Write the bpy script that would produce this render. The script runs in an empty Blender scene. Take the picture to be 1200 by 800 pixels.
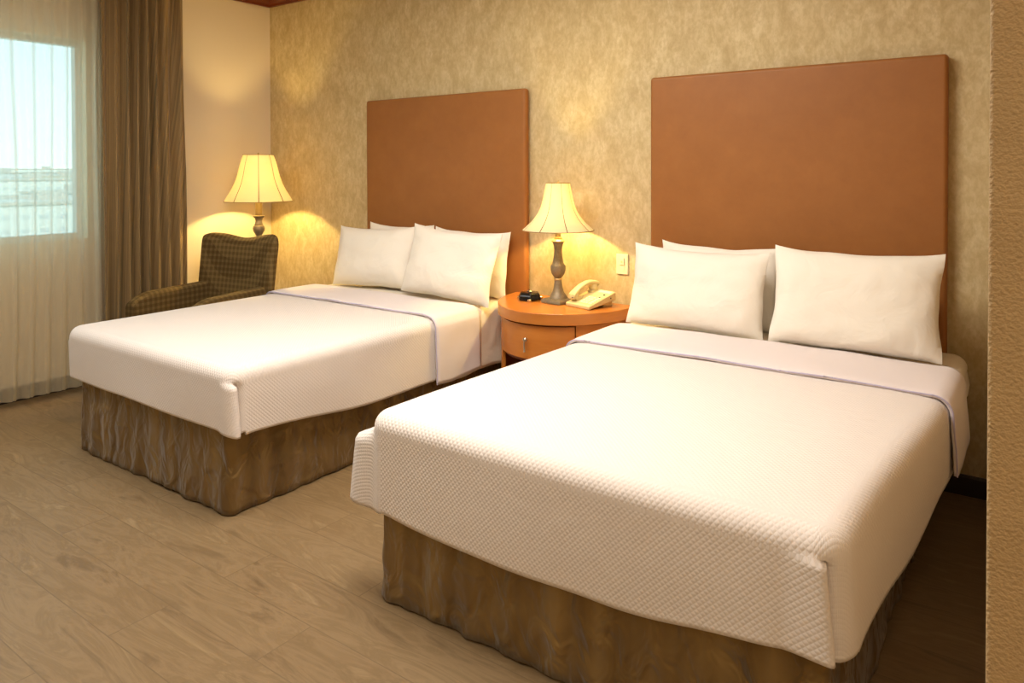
import bpy, bmesh, math, random
from math import pi, sin, cos, radians, sqrt, exp
from mathutils import Vector, Matrix, noise
random.seed(7)
SC = bpy.context.scene
COL = SC.collection

# ------------------------------------------------------------------ camera
cd = bpy.data.cameras.new('camera'); cam = bpy.data.objects.new('camera', cd); COL.objects.link(cam)
cam.location = (0, 0, 1.373)
_R = Matrix.Rotation(radians(35.712), 4, 'Z') @ Matrix.Rotation(radians(90 - .8235), 4, 'X') @ Matrix.Rotation(radians(-.1306), 4, 'Z')
cam.rotation_euler = _R.to_euler()
cd.sensor_width = 36; cd.lens = 36 * 857.88 / 1200
cd.shift_y = -(400 - 211.48) / 1200
cd.clip_start = .05; cd.clip_end = 3000
SC.camera = cam
SC.view_settings.view_transform = 'Standard'; SC.view_settings.look = 'None'
SC.view_settings.exposure = 0.0; SC.view_settings.gamma = 1.0; SC.view_settings.use_curve_mapping = False

# ------------------------------------------------------------------ world and lights
SKY_STRENGTH = 2.3
KEY_POWER, FILL_POWER, HALL_POWER = 71, 28, 27
BULB = 1500
w = bpy.data.worlds.new('sky'); SC.world = w; w.use_nodes = True
nt = w.node_tree; nt.nodes.clear()
tc = nt.nodes.new('ShaderNodeTexCoord'); sep = nt.nodes.new('ShaderNodeSeparateXYZ'); rp = nt.nodes.new('ShaderNodeValToRGB')
bg = nt.nodes.new('ShaderNodeBackground'); ow = nt.nodes.new('ShaderNodeOutputWorld')
nt.links.new(tc.outputs['Generated'], sep.inputs[0]); nt.links.new(sep.outputs['Z'], rp.inputs[0])
rp.color_ramp.elements[0].position = 0.0; rp.color_ramp.elements[0].color = (.80, .95, .97, 1)
rp.color_ramp.elements[1].position = .35; rp.color_ramp.elements[1].color = (.40, .78, .95, 1)
nt.links.new(rp.outputs[0], bg.inputs[0]); bg.inputs[1].default_value = SKY_STRENGTH; nt.links.new(bg.outputs[0], ow.inputs[0])

def area(name, loc, rot, sx, sy, power, col, portal=False):
    l = bpy.data.lights.new(name, 'AREA'); l.shape = 'RECTANGLE'; l.size = sx; l.size_y = sy
    l.energy = power; l.color = col
    o = bpy.data.objects.new(name, l); COL.objects.link(o); o.location = loc; o.rotation_euler = rot
    if portal: l.cycles.is_portal = True
    return o
area('ceiling_light_room', (-1.75, 1.75, 2.70), (0, 0, 0), 1.3, 1.0, KEY_POWER, (1, .95, .87))
area('fill_light_window_side', (-3.4, .6, 2.70), (0, 0, 0), .9, .9, FILL_POWER, (1, .97, .94))  # unseen fill, added to brighten the window side and the far bed's foot
area('fill_light_hall', (.35, -.7, 2.70), (0, 0, 0), .7, .7, HALL_POWER, (1, .86, .66))  # added fill with no fixture, lifts the near wall end and bed foot
area('window_portal', (-5.0, 1.23, 1.57), (0, radians(90), 0), 1.25, 1.96, 10, (1, 1, 1), True)
sl = bpy.data.lights.new('sun', 'SUN'); sl.energy = 3.0; sl.angle = .01; sl.color = (1, .96, .88)
so = bpy.data.objects.new('sun', sl); COL.objects.link(so); so.rotation_euler = (radians(25), radians(38), 0)

# ------------------------------------------------------------------ material helpers
def lin(c):
    return tuple(((x / 255) / 12.92 if x / 255 <= .04045 else ((x / 255 + .055) / 1.055) ** 2.4) for x in c) + (1,)
class NT:
    def __init__(s, name):
        s.m = bpy.data.materials.new(name); s.m.use_nodes = True; s.t = s.m.node_tree; s.n = s.t.nodes
        s.b = s.n['Principled BSDF']; s.o = s.n['Material Output']
    def N(s, typ, **kw):
        x = s.n.new(typ)
        for k, v in kw.items():
            if k.startswith('_'): setattr(x, k[1:], v)
            else: x.inputs[k.replace('__', ' ')].default_value = v
        return x
    def L(s, a, b): s.t.links.new(a, b)
    def math(s, op, a, b=None, clamp=False):
        x = s.n.new('ShaderNodeMath'); x.operation = op; x.use_clamp = clamp
        for i, v in enumerate((a, b)):
            if v is None: continue
            if isinstance(v, (int, float)): x.inputs[i].default_value = v
            else: s.L(v, x.inputs[i])
        return x.outputs[0]
    def ramp(s, fac, stops):
        x = s.n.new('ShaderNodeValToRGB'); e = x.color_ramp.elements
        while len(e) < len(stops): e.new(.5)
        for i, (p, c) in enumerate(stops): e[i].position = p; e[i].color = c
        s.L(fac, x.inputs[0]); return x.outputs[0]
    def mixc(s, fac, a, b, blend='MIX'):
        x = s.n.new('ShaderNodeMix'); x.data_type = 'RGBA'; x.blend_type = blend
        for sock, v in ((x.inputs[0], fac), (x.inputs[6], a), (x.inputs[7], b)):
            if isinstance(v, (int, float, tuple)): sock.default_value = v
            else: s.L(v, sock)
        return x.outputs[2]
    def bump(s, h, strength=.3, dist=.01, normal=None):
        x = s.n.new('ShaderNodeBump'); x.inputs['Strength'].default_value = strength; x.inputs['Distance'].default_value = dist
        s.L(h, x.inputs['Height'])
        if normal is not None: s.L(normal, x.inputs['Normal'])
        return x.outputs[0]
    def noise(s, vec, scale, detail=3, rough=.5, dist=0):
        x = s.n.new('ShaderNodeTexNoise'); x.inputs['Scale'].default_value = scale; x.inputs['Detail'].default_value = detail
        x.inputs['Roughness'].default_value = rough; x.inputs['Distortion'].default_value = dist
        if vec is not None: s.L(vec, x.inputs['Vector'])
        return x.outputs['Fac']
    def coord(s, kind='Object', scale=(1, 1, 1)):
        x = s.n.new('ShaderNodeTexCoord'); m = s.n.new('ShaderNodeMapping'); m.inputs['Scale'].default_value = scale
        s.L(x.outputs[kind], m.inputs[0]); return m.outputs[0]

def simple(name, col, rough=.5, metal=0, spec=.5, bump=None):
    t = NT(name); t.b.inputs['Base Color'].default_value = lin(col); t.b.inputs['Roughness'].default_value = rough
    t.b.inputs['Metallic'].default_value = metal; t.b.inputs['Specular IOR Level'].default_value = spec
    if bump:
        t.L(t.bump(t.noise(t.coord(), bump[0], 4), bump[1], bump[2]), t.b.inputs['Normal'])
    return t.m

def mat_wallpaper():
    t = NT('mottled_wallpaper'); c = t.coord('Object', (1, 1, .55))
    a = t.noise(c, 13, 6, .7, .5); b = t.noise(t.coord('Object', (1, 1, .6)), 60, 4, .6); d = t.noise(c, 2.2, 3)
    col = t.ramp(a, [(.32, lin((188, 163, 116))), (.5, lin((209, 188, 141))), (.68, lin((225, 208, 165)))])
    col = t.mixc(t.math('MULTIPLY', t.ramp(b, [(.42, (0, 0, 0, 1)), (.62, (1, 1, 1, 1))]), .42), col, lin((174, 146, 96)))
    col = t.mixc(t.math('MULTIPLY', d, .5), col, lin((196, 176, 134)))
    t.L(col, t.b.inputs['Base Color']); t.b.inputs['Roughness'].default_value = .62; t.b.inputs['Specular IOR Level'].default_value = .3
    t.L(t.bump(b, .12, .004), t.b.inputs['Normal']); return t.m
def mat_stucco():
    t = NT('textured_vinyl_wall'); n = t.noise(t.coord(), 230, 1, .5); n2 = t.noise(t.coord(), 14, 3)
    t.L(t.mixc(n2, lin((176, 146, 102)), lin((190, 160, 116))), t.b.inputs['Base Color'])
    t.b.inputs['Roughness'].default_value = .75; t.L(t.bump(n, .55, .006), t.b.inputs['Normal']); return t.m
def mat_floor():
    t = NT('wood_plank_floor')
    br = t.N('ShaderNodeTexBrick'); br.offset = .37; br.offset_frequency = 2
    for k, v in {'Scale': 1.0, 'Mortar Size': .002, 'Mortar Smooth': .3, 'Bias': 0, 'Brick Width': 1.22, 'Row Height': .19}.items(): br.inputs[k].default_value = v
    br.inputs['Color1'].default_value = (0, 0, 0, 1); br.inputs['Color2'].default_value = (1, 1, 1, 1); br.inputs['Mortar'].default_value = (.5, .5, .5, 1)
    mp = t.n.new('ShaderNodeMapping'); tcx = t.n.new('ShaderNodeTexCoord'); t.L(tcx.outputs['Object'], mp.inputs[0]); mp.inputs['Location'].default_value = (.55, .1, 0)
    t.L(mp.outputs[0], br.inputs['Vector'])
    vadd = t.n.new('ShaderNodeVectorMath'); vadd.operation = 'MULTIPLY_ADD'
    t.L(br.outputs['Color'], vadd.inputs[0]); vadd.inputs[1].default_value = (7, 3, 0); t.L(t.coord('Object', (1, 4.5, 1)), vadd.inputs[2])
    g = t.noise(vadd.outputs[0], 2.2, 6, .62, 1.6); g2 = t.noise(vadd.outputs[0], 14, 4, .6, .5)
    col = t.ramp(g, [(.32, lin((110, 88, 60))), (.46, lin((140, 116, 84))), (.56, lin((124, 101, 70))), (.72, lin((158, 134, 99)))])
    col = t.mixc(t.math('MULTIPLY', g2, .35), col, lin((112, 89, 61)))
    col = t.mixc(t.math('MULTIPLY', br.outputs['Color'], .16), col, lin((160, 138, 104)))
    col = t.mixc(t.math('MULTIPLY', br.outputs['Fac'], .5), col, lin((96, 76, 54)))
    t.L(col, t.b.inputs['Base Color']); t.b.inputs['Roughness'].default_value = .42; t.b.inputs['Specular IOR Level'].default_value = .35
    t.L(t.bump(t.math('SUBTRACT', g2, t.math('MULTIPLY', br.outputs['Fac'], 2)), .08, .002), t.b.inputs['Normal']); return t.m
def mat_quilt(name, col, pitch=.022, strength=.32, dist=.003):
    t = NT(name); t.b.inputs['Base Color'].default_value = lin(col); t.b.inputs['Roughness'].default_value = .85
    t.b.inputs['Specular IOR Level'].default_value = .15; t.b.inputs['Sheen Weight'].default_value = .15
    uv = t.n.new('ShaderNodeUVMap'); sp = t.n.new('ShaderNodeSeparateXYZ'); t.L(uv.outputs[0], sp.inputs[0])
    k = 2 * pi / pitch / 1.414
    a = t.math('SINE', t.math('MULTIPLY', t.math('ADD', sp.outputs[0], sp.outputs[1]), k))
    b = t.math('SINE', t.math('MULTIPLY', t.math('SUBTRACT', sp.outputs[0], sp.outputs[1]), k))
    h = t.math('ABSOLUTE', t.math('MULTIPLY', a, b))
    nz = t.noise(t.coord(), 5, 4, .55, .4)
    nb = t.bump(nz, .25, .02)
    t.L(t.bump(h, strength, dist, nb), t.b.inputs['Normal']); return t.m
def mat_linen(name, col, fold=.3):
    t = NT(name); t.b.inputs['Base Color'].default_value = lin(col); t.b.inputs['Roughness'].default_value = .8
    t.b.inputs['Specular IOR Level'].default_value = .2; t.b.inputs['Sheen Weight'].default_value = .1
    n = t.noise(t.coord('Object', (1, 1, 1)), 6, 4, .5, .8); t.L(t.bump(n, fold, .03), t.b.inputs['Normal']); return t.m
def mat_skirt():
    t = NT('bronze_satin'); uv = t.n.new('ShaderNodeUVMap'); sp = t.n.new('ShaderNodeSeparateXYZ'); t.L(uv.outputs[0], sp.inputs[0])
    x = t.n.new('ShaderNodeCombineXYZ'); t.L(sp.outputs[0], x.inputs[0])
    st = t.noise(x.outputs[0], 9, 2, .5)
    col = t.ramp(st, [(.34, lin((122, 98, 58))), (.5, lin((138, 113, 70))), (.66, lin((156, 131, 85)))])
    t.L(col, t.b.inputs['Base Color']); t.b.inputs['Roughness'].default_value = .42; t.b.inputs['Specular IOR Level'].default_value = .3; t.b.inputs['Metallic'].default_value = .65
    t.b.inputs['Sheen Weight'].default_value = .2
    m = t.n.new('ShaderNodeMapping'); m.inputs['Scale'].default_value = (8, 5, 1); t.L(uv.outputs[0], m.inputs[0])
    n = t.noise(m.outputs[0], 1.7, 2, .4, .9)
    m2 = t.n.new('ShaderNodeMapping'); m2.inputs['Scale'].default_value = (60, 3, 1); t.L(uv.outputs[0], m2.inputs[0])
    n2 = t.noise(m2.outputs[0], 1.5, 3, .5, .5)
    t.L(t.bump(n2, .12, .003, t.bump(n, .95, .035)), t.b.inputs['Normal']); return t.m
def mat_leather():
    t = NT('caramel_faux_leather'); c = t.coord()
    n = t.noise(c, 6, 6, .7); n2 = t.noise(c, 40, 4, .6)
    t.L(t.mixc(t.math('MULTIPLY', n2, .5), t.mixc(n, lin((134, 82, 34)), lin((168, 110, 55))), lin((148, 93, 42))), t.b.inputs['Base Color'])
    t.b.inputs['Roughness'].default_value = .5; t.b.inputs['Specular IOR Level'].default_value = .4
    t.L(t.bump(t.noise(c, 220, 3), .12, .002), t.b.inputs['Normal']); return t.m
def mat_wood(name, a, b, rough=.3, sc=(1, 1, 9), spec=.5):
    t = NT(name); n = t.noise(t.coord('Object', sc), 3.2, 5, .6, 1.2)
    t.L(t.mixc(n, lin(a), lin(b)), t.b.inputs['Base Color']); t.b.inputs['Roughness'].default_value = rough
    t.b.inputs['Specular IOR Level'].default_value = spec; return t.m
def mat_plaid():
    t = NT('brown_checked_fabric'); x = t.n.new('ShaderNodeTexCoord'); sp = t.n.new('ShaderNodeSeparateXYZ'); t.L(x.outputs['Object'], sp.inputs[0])
    k = 2 * pi / .036
    def s(o): return t.math('GREATER_THAN', t.math('SINE', t.math('MULTIPLY', o, k)), .1)
    f = t.math('MULTIPLY', t.math('ADD', t.math('ADD', s(sp.outputs[0]), s(sp.outputs[1])), s(sp.outputs[2])), .33)
    n = t.noise(t.coord(), 300, 2)
    col = t.ramp(f, [(0, lin((84, 64, 34))), (.34, lin((98, 78, 44))), (.67, lin((116, 94, 56))), (1, lin((128, 106, 64)))])
    t.L(t.mixc(t.math('MULTIPLY', n, .4), col, lin((80, 62, 36))), t.b.inputs['Base Color']); t.b.inputs['Roughness'].default_value = .9
    t.b.inputs['Specular IOR Level'].default_value = .15
    t.L(t.bump(n, .3, .002), t.b.inputs['Normal']); return t.m
def mat_drape():
    t = NT('striped_bronze_curtain'); uv = t.n.new('ShaderNodeUVMap'); sp = t.n.new('ShaderNodeSeparateXYZ'); t.L(uv.outputs[0], sp.inputs[0])
    x = t.n.new('ShaderNodeCombineXYZ'); t.L(sp.outputs[0], x.inputs[0])
    st = t.noise(x.outputs[0], 38, 3, .7)
    col = t.ramp(st, [(.34, lin((84, 80, 56))), (.46, lin((132, 106, 66))), (.56, lin((152, 124, 80))), (.66, lin((108, 88, 54)))])
    t.L(col, t.b.inputs['Base Color']); t.b.inputs['Roughness'].default_value = .6; t.b.inputs['Sheen Weight'].default_value = .2
    t.b.inputs['Specular IOR Level'].default_value = .3; return t.m
def mat_sheer():
    t = NT('sheer_voile'); n = t.n
    tr = n.new('ShaderNodeBsdfTransparent'); tl = n.new('ShaderNodeBsdfTranslucent'); df = n.new('ShaderNodeBsdfDiffuse')
    tl.inputs[0].default_value = lin((238, 228, 206)); df.inputs[0].default_value = lin((206, 192, 162)); tr.inputs[0].default_value = (1, 1, 1, 1)
    a = n.new('ShaderNodeMixShader'); a.inputs[0].default_value = .62; t.L(tl.outputs[0], a.inputs[1]); t.L(df.outputs[0], a.inputs[2])
    lw = n.new('ShaderNodeLayerWeight'); lw.inputs[0].default_value = .35
    f = t.math('ADD', t.math('MULTIPLY', lw.outputs['Facing'], -.45), .50, True)
    b = n.new('ShaderNodeMixShader'); t.L(f, b.inputs[0]); t.L(a.outputs[0], b.inputs[1]); t.L(tr.outputs[0], b.inputs[2])
    t.L(b.outputs[0], t.o.inputs[0]); return t.m
def mat_shade():
    t = NT('cream_lampshade_fabric'); n = t.n
    tl = n.new('ShaderNodeBsdfTranslucent'); df = n.new('ShaderNodeBsdfDiffuse')
    uv = n.new('ShaderNodeUVMap'); sp = n.new('ShaderNodeSeparateXYZ'); t.L(uv.outputs[0], sp.inputs[0])
    seam = t.math('LESS_THAN', t.math('ABSOLUTE', t.math('SUBTRACT', t.math('FRACT', t.math('MULTIPLY', sp.outputs[0], 8)), .5)), .018)
    c = t.mixc(seam, lin((240, 230, 200)), lin((120, 98, 60)))
    t.L(c, tl.inputs[0]); t.L(c, df.inputs[0])
    a = n.new('ShaderNodeMixShader'); a.inputs[0].default_value = .55; t.L(tl.outputs[0], a.inputs[1]); t.L(df.outputs[0], a.inputs[2])
    t.L(a.outputs[0], t.o.inputs[0]); return t.m
def mat_emit(name, col, strength):
    t = NT(name); e = t.n.new('ShaderNodeEmission'); e.inputs[0].default_value = col; e.inputs[1].default_value = strength; t.L(e.outputs[0], t.o.inputs[0]); return t.m
def mat_glass():
    t = NT('window_glass'); n = t.n; tr = n.new('ShaderNodeBsdfTransparent'); tr.inputs[0].default_value = (.93, .98, .97, 1)
    gl = n.new('ShaderNodeBsdfGlossy'); gl.inputs['Roughness'].default_value = .02
    a = n.new('ShaderNodeMixShader'); a.inputs[0].default_value = .05; t.L(tr.outputs[0], a.inputs[1]); t.L(gl.outputs[0], a.inputs[2]); t.L(a.outputs[0], t.o.inputs[0]); return t.m
def mat_carved():
    t = NT('antique_grey_gold'); c = t.coord(); n = t.noise(c, 45, 5, .7); v = t.noise(t.coord('Object', (1, 1, .3)), 120, 2)
    t.L(t.mixc(n, lin((96, 82, 60)), lin((164, 148, 118))), t.b.inputs['Base Color']); t.b.inputs['Roughness'].default_value = .45
    t.b.inputs['Metallic'].default_value = .25; t.L(t.bump(v, .35, .004), t.b.inputs['Normal']); return t.m

M = dict(
    wallpaper=mat_wallpaper(), stucco=mat_stucco(), floor=mat_floor(), paint=simple('cream_paint', (228, 212, 184), .7, 0, .3, (8, .05, .01)),
    ceiling=simple('ceiling_white', (228, 220, 205), .8), crown=mat_wood('dark_cherry', (92, 38, 18), (124, 56, 26), .35, (9, 9, 1)),
    base=simple('dark_baseboard', (52, 36, 26), .5), quilt=mat_quilt('white_matelasse', (234, 224, 217)),
    fold=mat_quilt('white_matelasse_reverse', (232, 221, 219), .012, .15, .002), sheet=mat_linen('cream_white_sheet', (236, 224, 204)),
    pillow=mat_linen('white_pillowcase', (240, 232, 218), .4), piping=simple('lilac_piping', (190, 180, 205), .7), skirt=mat_skirt(), leather=mat_leather(),
    cherry=mat_wood('cherry_veneer', (174, 99, 36), (204, 130, 58), .25, (1, 1, 6)), cherryd=mat_wood('cherry_inside', (120, 58, 24), (140, 72, 32), .4),
    metal=simple('brushed_nickel', (190, 184, 172), .3, 1), carved=mat_carved(), brass=simple('aged_brass', (190, 165, 112), .38, .6),
    shade=mat_shade(), trimcord=simple('shade_trim', (150, 122, 74), .8), bulb=mat_emit('lit_bulb', (1, .72, .26, 1), BULB),
    phone=simple('ivory_plastic', (216, 196, 140), .4), phoned=simple('dark_plastic', (60, 48, 36), .5), key=simple('key_plastic', (240, 230, 200), .4), keyp=simple('key_panel', (206, 188, 138), .5),
    black=simple('black_plastic', (14, 12, 12), .22), chrome=simple('chrome', (215, 212, 205), .12, 1), switch=simple('almond_plastic', (236, 220, 180), .35),
    plaid=mat_plaid(), darkwood=simple('dark_walnut', (50, 30, 18), .35), drape=mat_drape(), lining=simple('curtain_lining', (206, 204, 186), .8), sheer=mat_sheer(),
    alu=simple('white_aluminium', (222, 226, 222), .4, 0), glass=mat_glass(), mattress=simple('mattress_ticking', (230, 220, 200), .85),
)

# ------------------------------------------------------------------ mesh helpers
class MB:
    def __init__(s): s.v = []; s.f = []; s.uv = {}
    def add(s, vs, fs, uvs=None):
        o = len(s.v); s.v += [tuple(v) for v in vs]
        for i, f in enumerate(fs):
            s.f.append(tuple(k + o for k in f))
            if uvs: s.uv[len(s.f) - 1] = [uvs[k] for k in f]
        return s
    def box(s, x0, y0, z0, x1, y1, z1):
        v = [(x, y, z) for z in (z0, z1) for y in (y0, y1) for x in (x0, x1)]
        return s.add(v, [(0, 2, 3, 1), (4, 5, 7, 6), (0, 1, 5, 4), (2, 6, 7, 3), (0, 4, 6, 2), (1, 3, 7, 5)])
    def grid(s, P, uv=None, closed=False):
        """P[i][j] rows of points"""
        ni, nj = len(P), len(P[0]); vs = [p for r in P for p in r]; us = [u for r in uv for u in r] if uv else None
        fs = []
        for i in range(ni - 1):
            for j in range(nj - (0 if closed else 1)):
                k = (j + 1) % nj
                fs.append((i * nj + j, i * nj + k, (i + 1) * nj + k, (i + 1) * nj + j))
        return s.add(vs, fs, us)
    def lathe(s, prof, cx=0, cy=0, n=32, cap=True, square=False):
        P = []; U = []
        for r, z in prof:
            if square: P.append([(cx + r * a, cy + r * b, z) for a, b in ((-1, -1), (1, -1), (1, 1), (-1, 1))])
            else: P.append([(cx + r * cos(2 * pi * k / n), cy + r * sin(2 * pi * k / n), z) for k in range(n)])
        m = 4 if square else n
        ofs = len(s.v); s.grid(P, closed=True)
        if cap:
            s.f.append(tuple(ofs + k for k in reversed(range(m)))); e = ofs + (len(prof) - 1) * m; s.f.append(tuple(e + k for k in range(m)))
        return s
    def tube(s, pts, r, n=8):
        pts = [Vector(p) for p in pts]; P = []; ref = Vector((0, 0, 1))
        for i, p in enumerate(pts):
            d = (pts[min(i + 1, len(pts) - 1)] - pts[max(i - 1, 0)]).normalized()
            if abs(d.dot(ref)) > .95: ref = Vector((1, 0, 0))
            a = d.cross(ref).normalized(); b = d.cross(a)
            rr = r[i] if isinstance(r, (list, tuple)) else r
            P.append([p + a * (rr * cos(2 * pi * k / n)) + b * (rr * sin(2 * pi * k / n)) for k in range(n)])
        ofs = len(s.v); s.grid(P, closed=True)
        s.f.append(tuple(ofs + k for k in range(n))); e = ofs + (len(pts) - 1) * n; s.f.append(tuple(e + k for k in reversed(range(n))))
        return s
    def build(s, name, mat, parent=None, bevel=0, seg=3, smooth=True, subsurf=0, solid=0, solid_off=-1, merge=False, loc=None, fix=True):
        me = bpy.data.meshes.new(name); bm = bmesh.new()
        vs = [bm.verts.new(v) for v in s.v]; uvl = bm.loops.layers.uv.new('UVMap') if s.uv else None
        for i, f in enumerate(s.f):
            try: fc = bm.faces.new([vs[k] for k in f])
            except ValueError: continue
            if uvl and i in s.uv:
                for lp, u in zip(fc.loops, s.uv[i]): lp[uvl].uv = u
        if merge: bmesh.ops.remove_doubles(bm, verts=bm.verts, dist=2e-5)
        if fix: bmesh.ops.recalc_face_normals(bm, faces=bm.faces)
        bm.to_mesh(me); bm.free()
        if smooth:
            for p in me.polygons: p.use_smooth = True
        o = bpy.data.objects.new(name, me); COL.objects.link(o)
        if mat: me.materials.append(mat)
        if bevel:
            b = o.modifiers.new('bevel', 'BEVEL'); b.width = bevel; b.segments = seg; b.limit_method = 'ANGLE'; b.angle_limit = radians(40)
            b.harden_normals = True
        if solid:
            b = o.modifiers.new('solid', 'SOLIDIFY'); b.thickness = solid; b.offset = solid_off
        if subsurf:
            b = o.modifiers.new('sub', 'SUBSURF'); b.levels = b.render_levels = subsurf
        if parent: o.parent = parent
        if loc: o.location = loc
        if smooth and not subsurf and not bevel and s.f and not s.uv:
            me.set_sharp_from_angle(angle=radians(42))
        return o
def tag(o, label=None, cat=None, group=None, kind=None):
    if label: o['label'] = label
    if cat: o['category'] = cat
    if group: o['group'] = group
    if kind: o['kind'] = kind
    return o
def empty(name, loc, rz=0):
    o = bpy.data.objects.new(name, None); COL.objects.link(o); o.location = loc; o.rotation_euler = (0, 0, rz); o.empty_display_size = .1; return o
def struct(o): return tag(o, kind='structure')
def fn(x, y=0, z=0): return noise.noise(Vector((x, y, z)))

# ------------------------------------------------------------------ room shell
XL, YB, ZC = -4.954, 3.607, 2.76
XR, YF, XH = -.046, -2.3, 1.25
struct(MB().box(XL - .2, YF - .1, -.1, XH + .1, YB + .1, 0).build('floor', M['floor'], smooth=False))
struct(MB().box(XL - .2, YF - .1, ZC, XH + .1, YB + .1, ZC + .1).build('ceiling', M['ceiling'], smooth=False))
struct(MB().box(XL - .16, YB, 0, XR + .6, YB + .12, ZC).build('wall_back', M['wallpaper'], smooth=False))
WY0, WY1, WZ0, WZ1 = .22, 2.222, .943, 2.205
wl = MB().box(XL - .16, YF, 0, XL, WY0, ZC).box(XL - .16, WY1, 0, XL, YB, ZC).box(XL - .16, WY0, 0, XL, WY1, WZ0).box(XL - .16, WY0, WZ1, XL, WY1, ZC)
struct(wl.build('wall_left', M['paint'], smooth=False))
struct(MB().box(XR, 1.0, 0, XH, YB, ZC).build('wall_right', M['stucco'], bevel=.006, smooth=True))
struct(MB().box(XH, YF, 0, XH + .1, 1.0, ZC).build('wall_hall', M['paint'], smooth=False))
struct(MB().box(XL - .16, YF - .1, 0, XH + .1, YF, ZC).build('wall_front', M['paint'], smooth=False))
def profile_run(prof, p0, p1, inward):
    """sweep a (depth, z) profile between two floor points"""
    mb = MB(); n = len(prof); rows = []
    for p in (p0, p1): rows.append([(p[0] + inward[0] * d, p[1] + inward[1] * d, z) for d, z in prof])
    mb.grid(rows, closed=True); mb.f.append(tuple(range(n))); mb.f.append(tuple(range(2 * n - 1, n - 1, -1))); return mb
cp = [(0, 2.661), (.018, 2.661), (.022, 2.68), (.04, 2.70), (.055, 2.735), (.06, 2.76), (0, 2.76)]
struct(profile_run(cp, (XL, YB), (XR, YB), (0, -1)).build('trim_1', M['crown'], smooth=False))
struct(profile_run(cp, (XL, YB), (XL, YF), (1, 0)).build('trim_2', M['crown'], smooth=False))
bp = [(0, 0), (.014, 0), (.014, .075), (.008, .085), (0, .085)]
struct(profile_run(bp, (XL, YB), (XR, YB), (0, -1)).build('baseboard_back', M['base'], smooth=False))
struct(profile_run(bp, (XL, YB), (XL, YF), (1, 0)).build('baseboard_left', M['base'], smooth=False))
# window: frame and pane
win = empty('window_1', (XL - .1, (WY0 + WY1) / 2, WZ0)); struct(win)
hw, hh = (WY1 - WY0) / 2, WZ1 - WZ0
fm = MB(); b = .035
fm.box(-.03, -hw, 0, .03, hw, b).box(-.03, -hw, hh - b, .03, hw, hh).box(-.03, -hw, b, .03, -hw + b, hh - b).box(-.03, hw - b, b, .03, hw, hh - b)
struct(fm.build('window_frame', M['alu'], win, bevel=.004))
struct(MB().box(-.004, -hw + b - .005, b - .005, .004, hw - b + .005, hh - b + .005).build('window_pane', M['glass'], win, smooth=False))

# ------------------------------------------------------------------ city outside the window
GZ = -22
gm = NT('hazy_ground'); gn = gm.noise(gm.coord(), .012, 5, .6); gm.L(gm.ramp(gn, [(.4, lin((150, 160, 140))), (.52, lin((196, 192, 178))), (.66, lin((206, 204, 196)))]), gm.b.inputs['Base Color']); gm.b.inputs['Roughness'].default_value = 1
o = MB().box(-2600, -1500, GZ - 1, -12, 2600, GZ).build('distant_ground', gm.m, smooth=False); struct(o)
def facade(name, c1, cw):
    t = NT(name); br = t.N('ShaderNodeTexBrick'); br.offset = 0
    for k, v in {'Scale': 1, 'Mortar Size': 1.1, 'Mortar Smooth': 0, 'Brick Width': 4.2, 'Row Height': 3.4}.items(): br.inputs[k].default_value = v
    br.inputs['Color1'].default_value = lin(cw); br.inputs['Color2'].default_value = lin(cw); br.inputs['Mortar'].default_value = lin(c1)
    s = t.n.new('ShaderNodeTexCoord'); sp = t.n.new('ShaderNodeSeparateXYZ'); cb = t.n.new('ShaderNodeCombineXYZ'); t.L(s.outputs['Object'], sp.inputs[0])
    t.L(t.math('ADD', sp.outputs[0], sp.outputs[1]), cb.inputs[0]); t.L(sp.outputs[2], cb.inputs[1]); t.L(cb.outputs[0], br.inputs['Vector'])
    t.L(br.outputs[0], t.b.inputs['Base Color']); t.b.inputs['Roughness'].default_value = .8; return t.m
FM = [facade('white_facade', (232, 230, 224), (208, 212, 212)), facade('cream_facade', (226, 216, 196), (204, 200, 188)), facade('grey_facade', (214, 216, 216), (190, 196, 200))]
roofm = simple('flat_roof', (200, 196, 188), .9)
bld = [  # pixel column as direction, distance, width, depth, height, material, label
    (60, 230, 30, 22, 15, 0, 'pale low white building nearest below the window, right of centre'),
    (18, 260, 34, 20, 13, 1, 'cream flat-roofed building seen low at the left edge of the window'),
    (92, 330, 30, 24, 15, 2, 'grey building at the right edge of the window view'),
    (40, 420, 42, 30, 19, 0, 'wide white building in the middle distance of the window view'),
    (78, 560, 40, 30, 20, 1, 'cream block standing behind the pale low building outside'),
    (6, 600, 60, 40, 22, 2, 'distant grey block near the skyline at far left of the window'),
    (55, 900, 90, 50, 25, 0, 'most distant long white block on the hazy skyline'),
]
cyaw = radians(35.712)
for px, D, wd, dp, ht, mi, lab in bld:
    a = (px - 600) / 857.9
    dx, dy = -sin(cyaw) + cos(cyaw) * a, cos(cyaw) + sin(cyaw) * a
    L_ = sqrt(dx * dx + dy * dy)
    e = empty('building', (dx / L_ * D, dy / L_ * D, GZ), random.uniform(-.3, .3)); tag(e, lab, 'building', 'city buildings outside the window')
    MB().box(-dp / 2, -wd / 2, 0, dp / 2, wd / 2, ht).build('wall', FM[mi], e, smooth=False)
    MB().box(-dp / 2 - .4, -wd / 2 - .4, ht, dp / 2 + .4, wd / 2 + .4, ht + .8).box(-3, -4, ht + .8, 3, 3, ht + 3.4).build('roof', roofm, e, smooth=False)
leafm = simple('tree_green', (120, 138, 104), .9)
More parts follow.
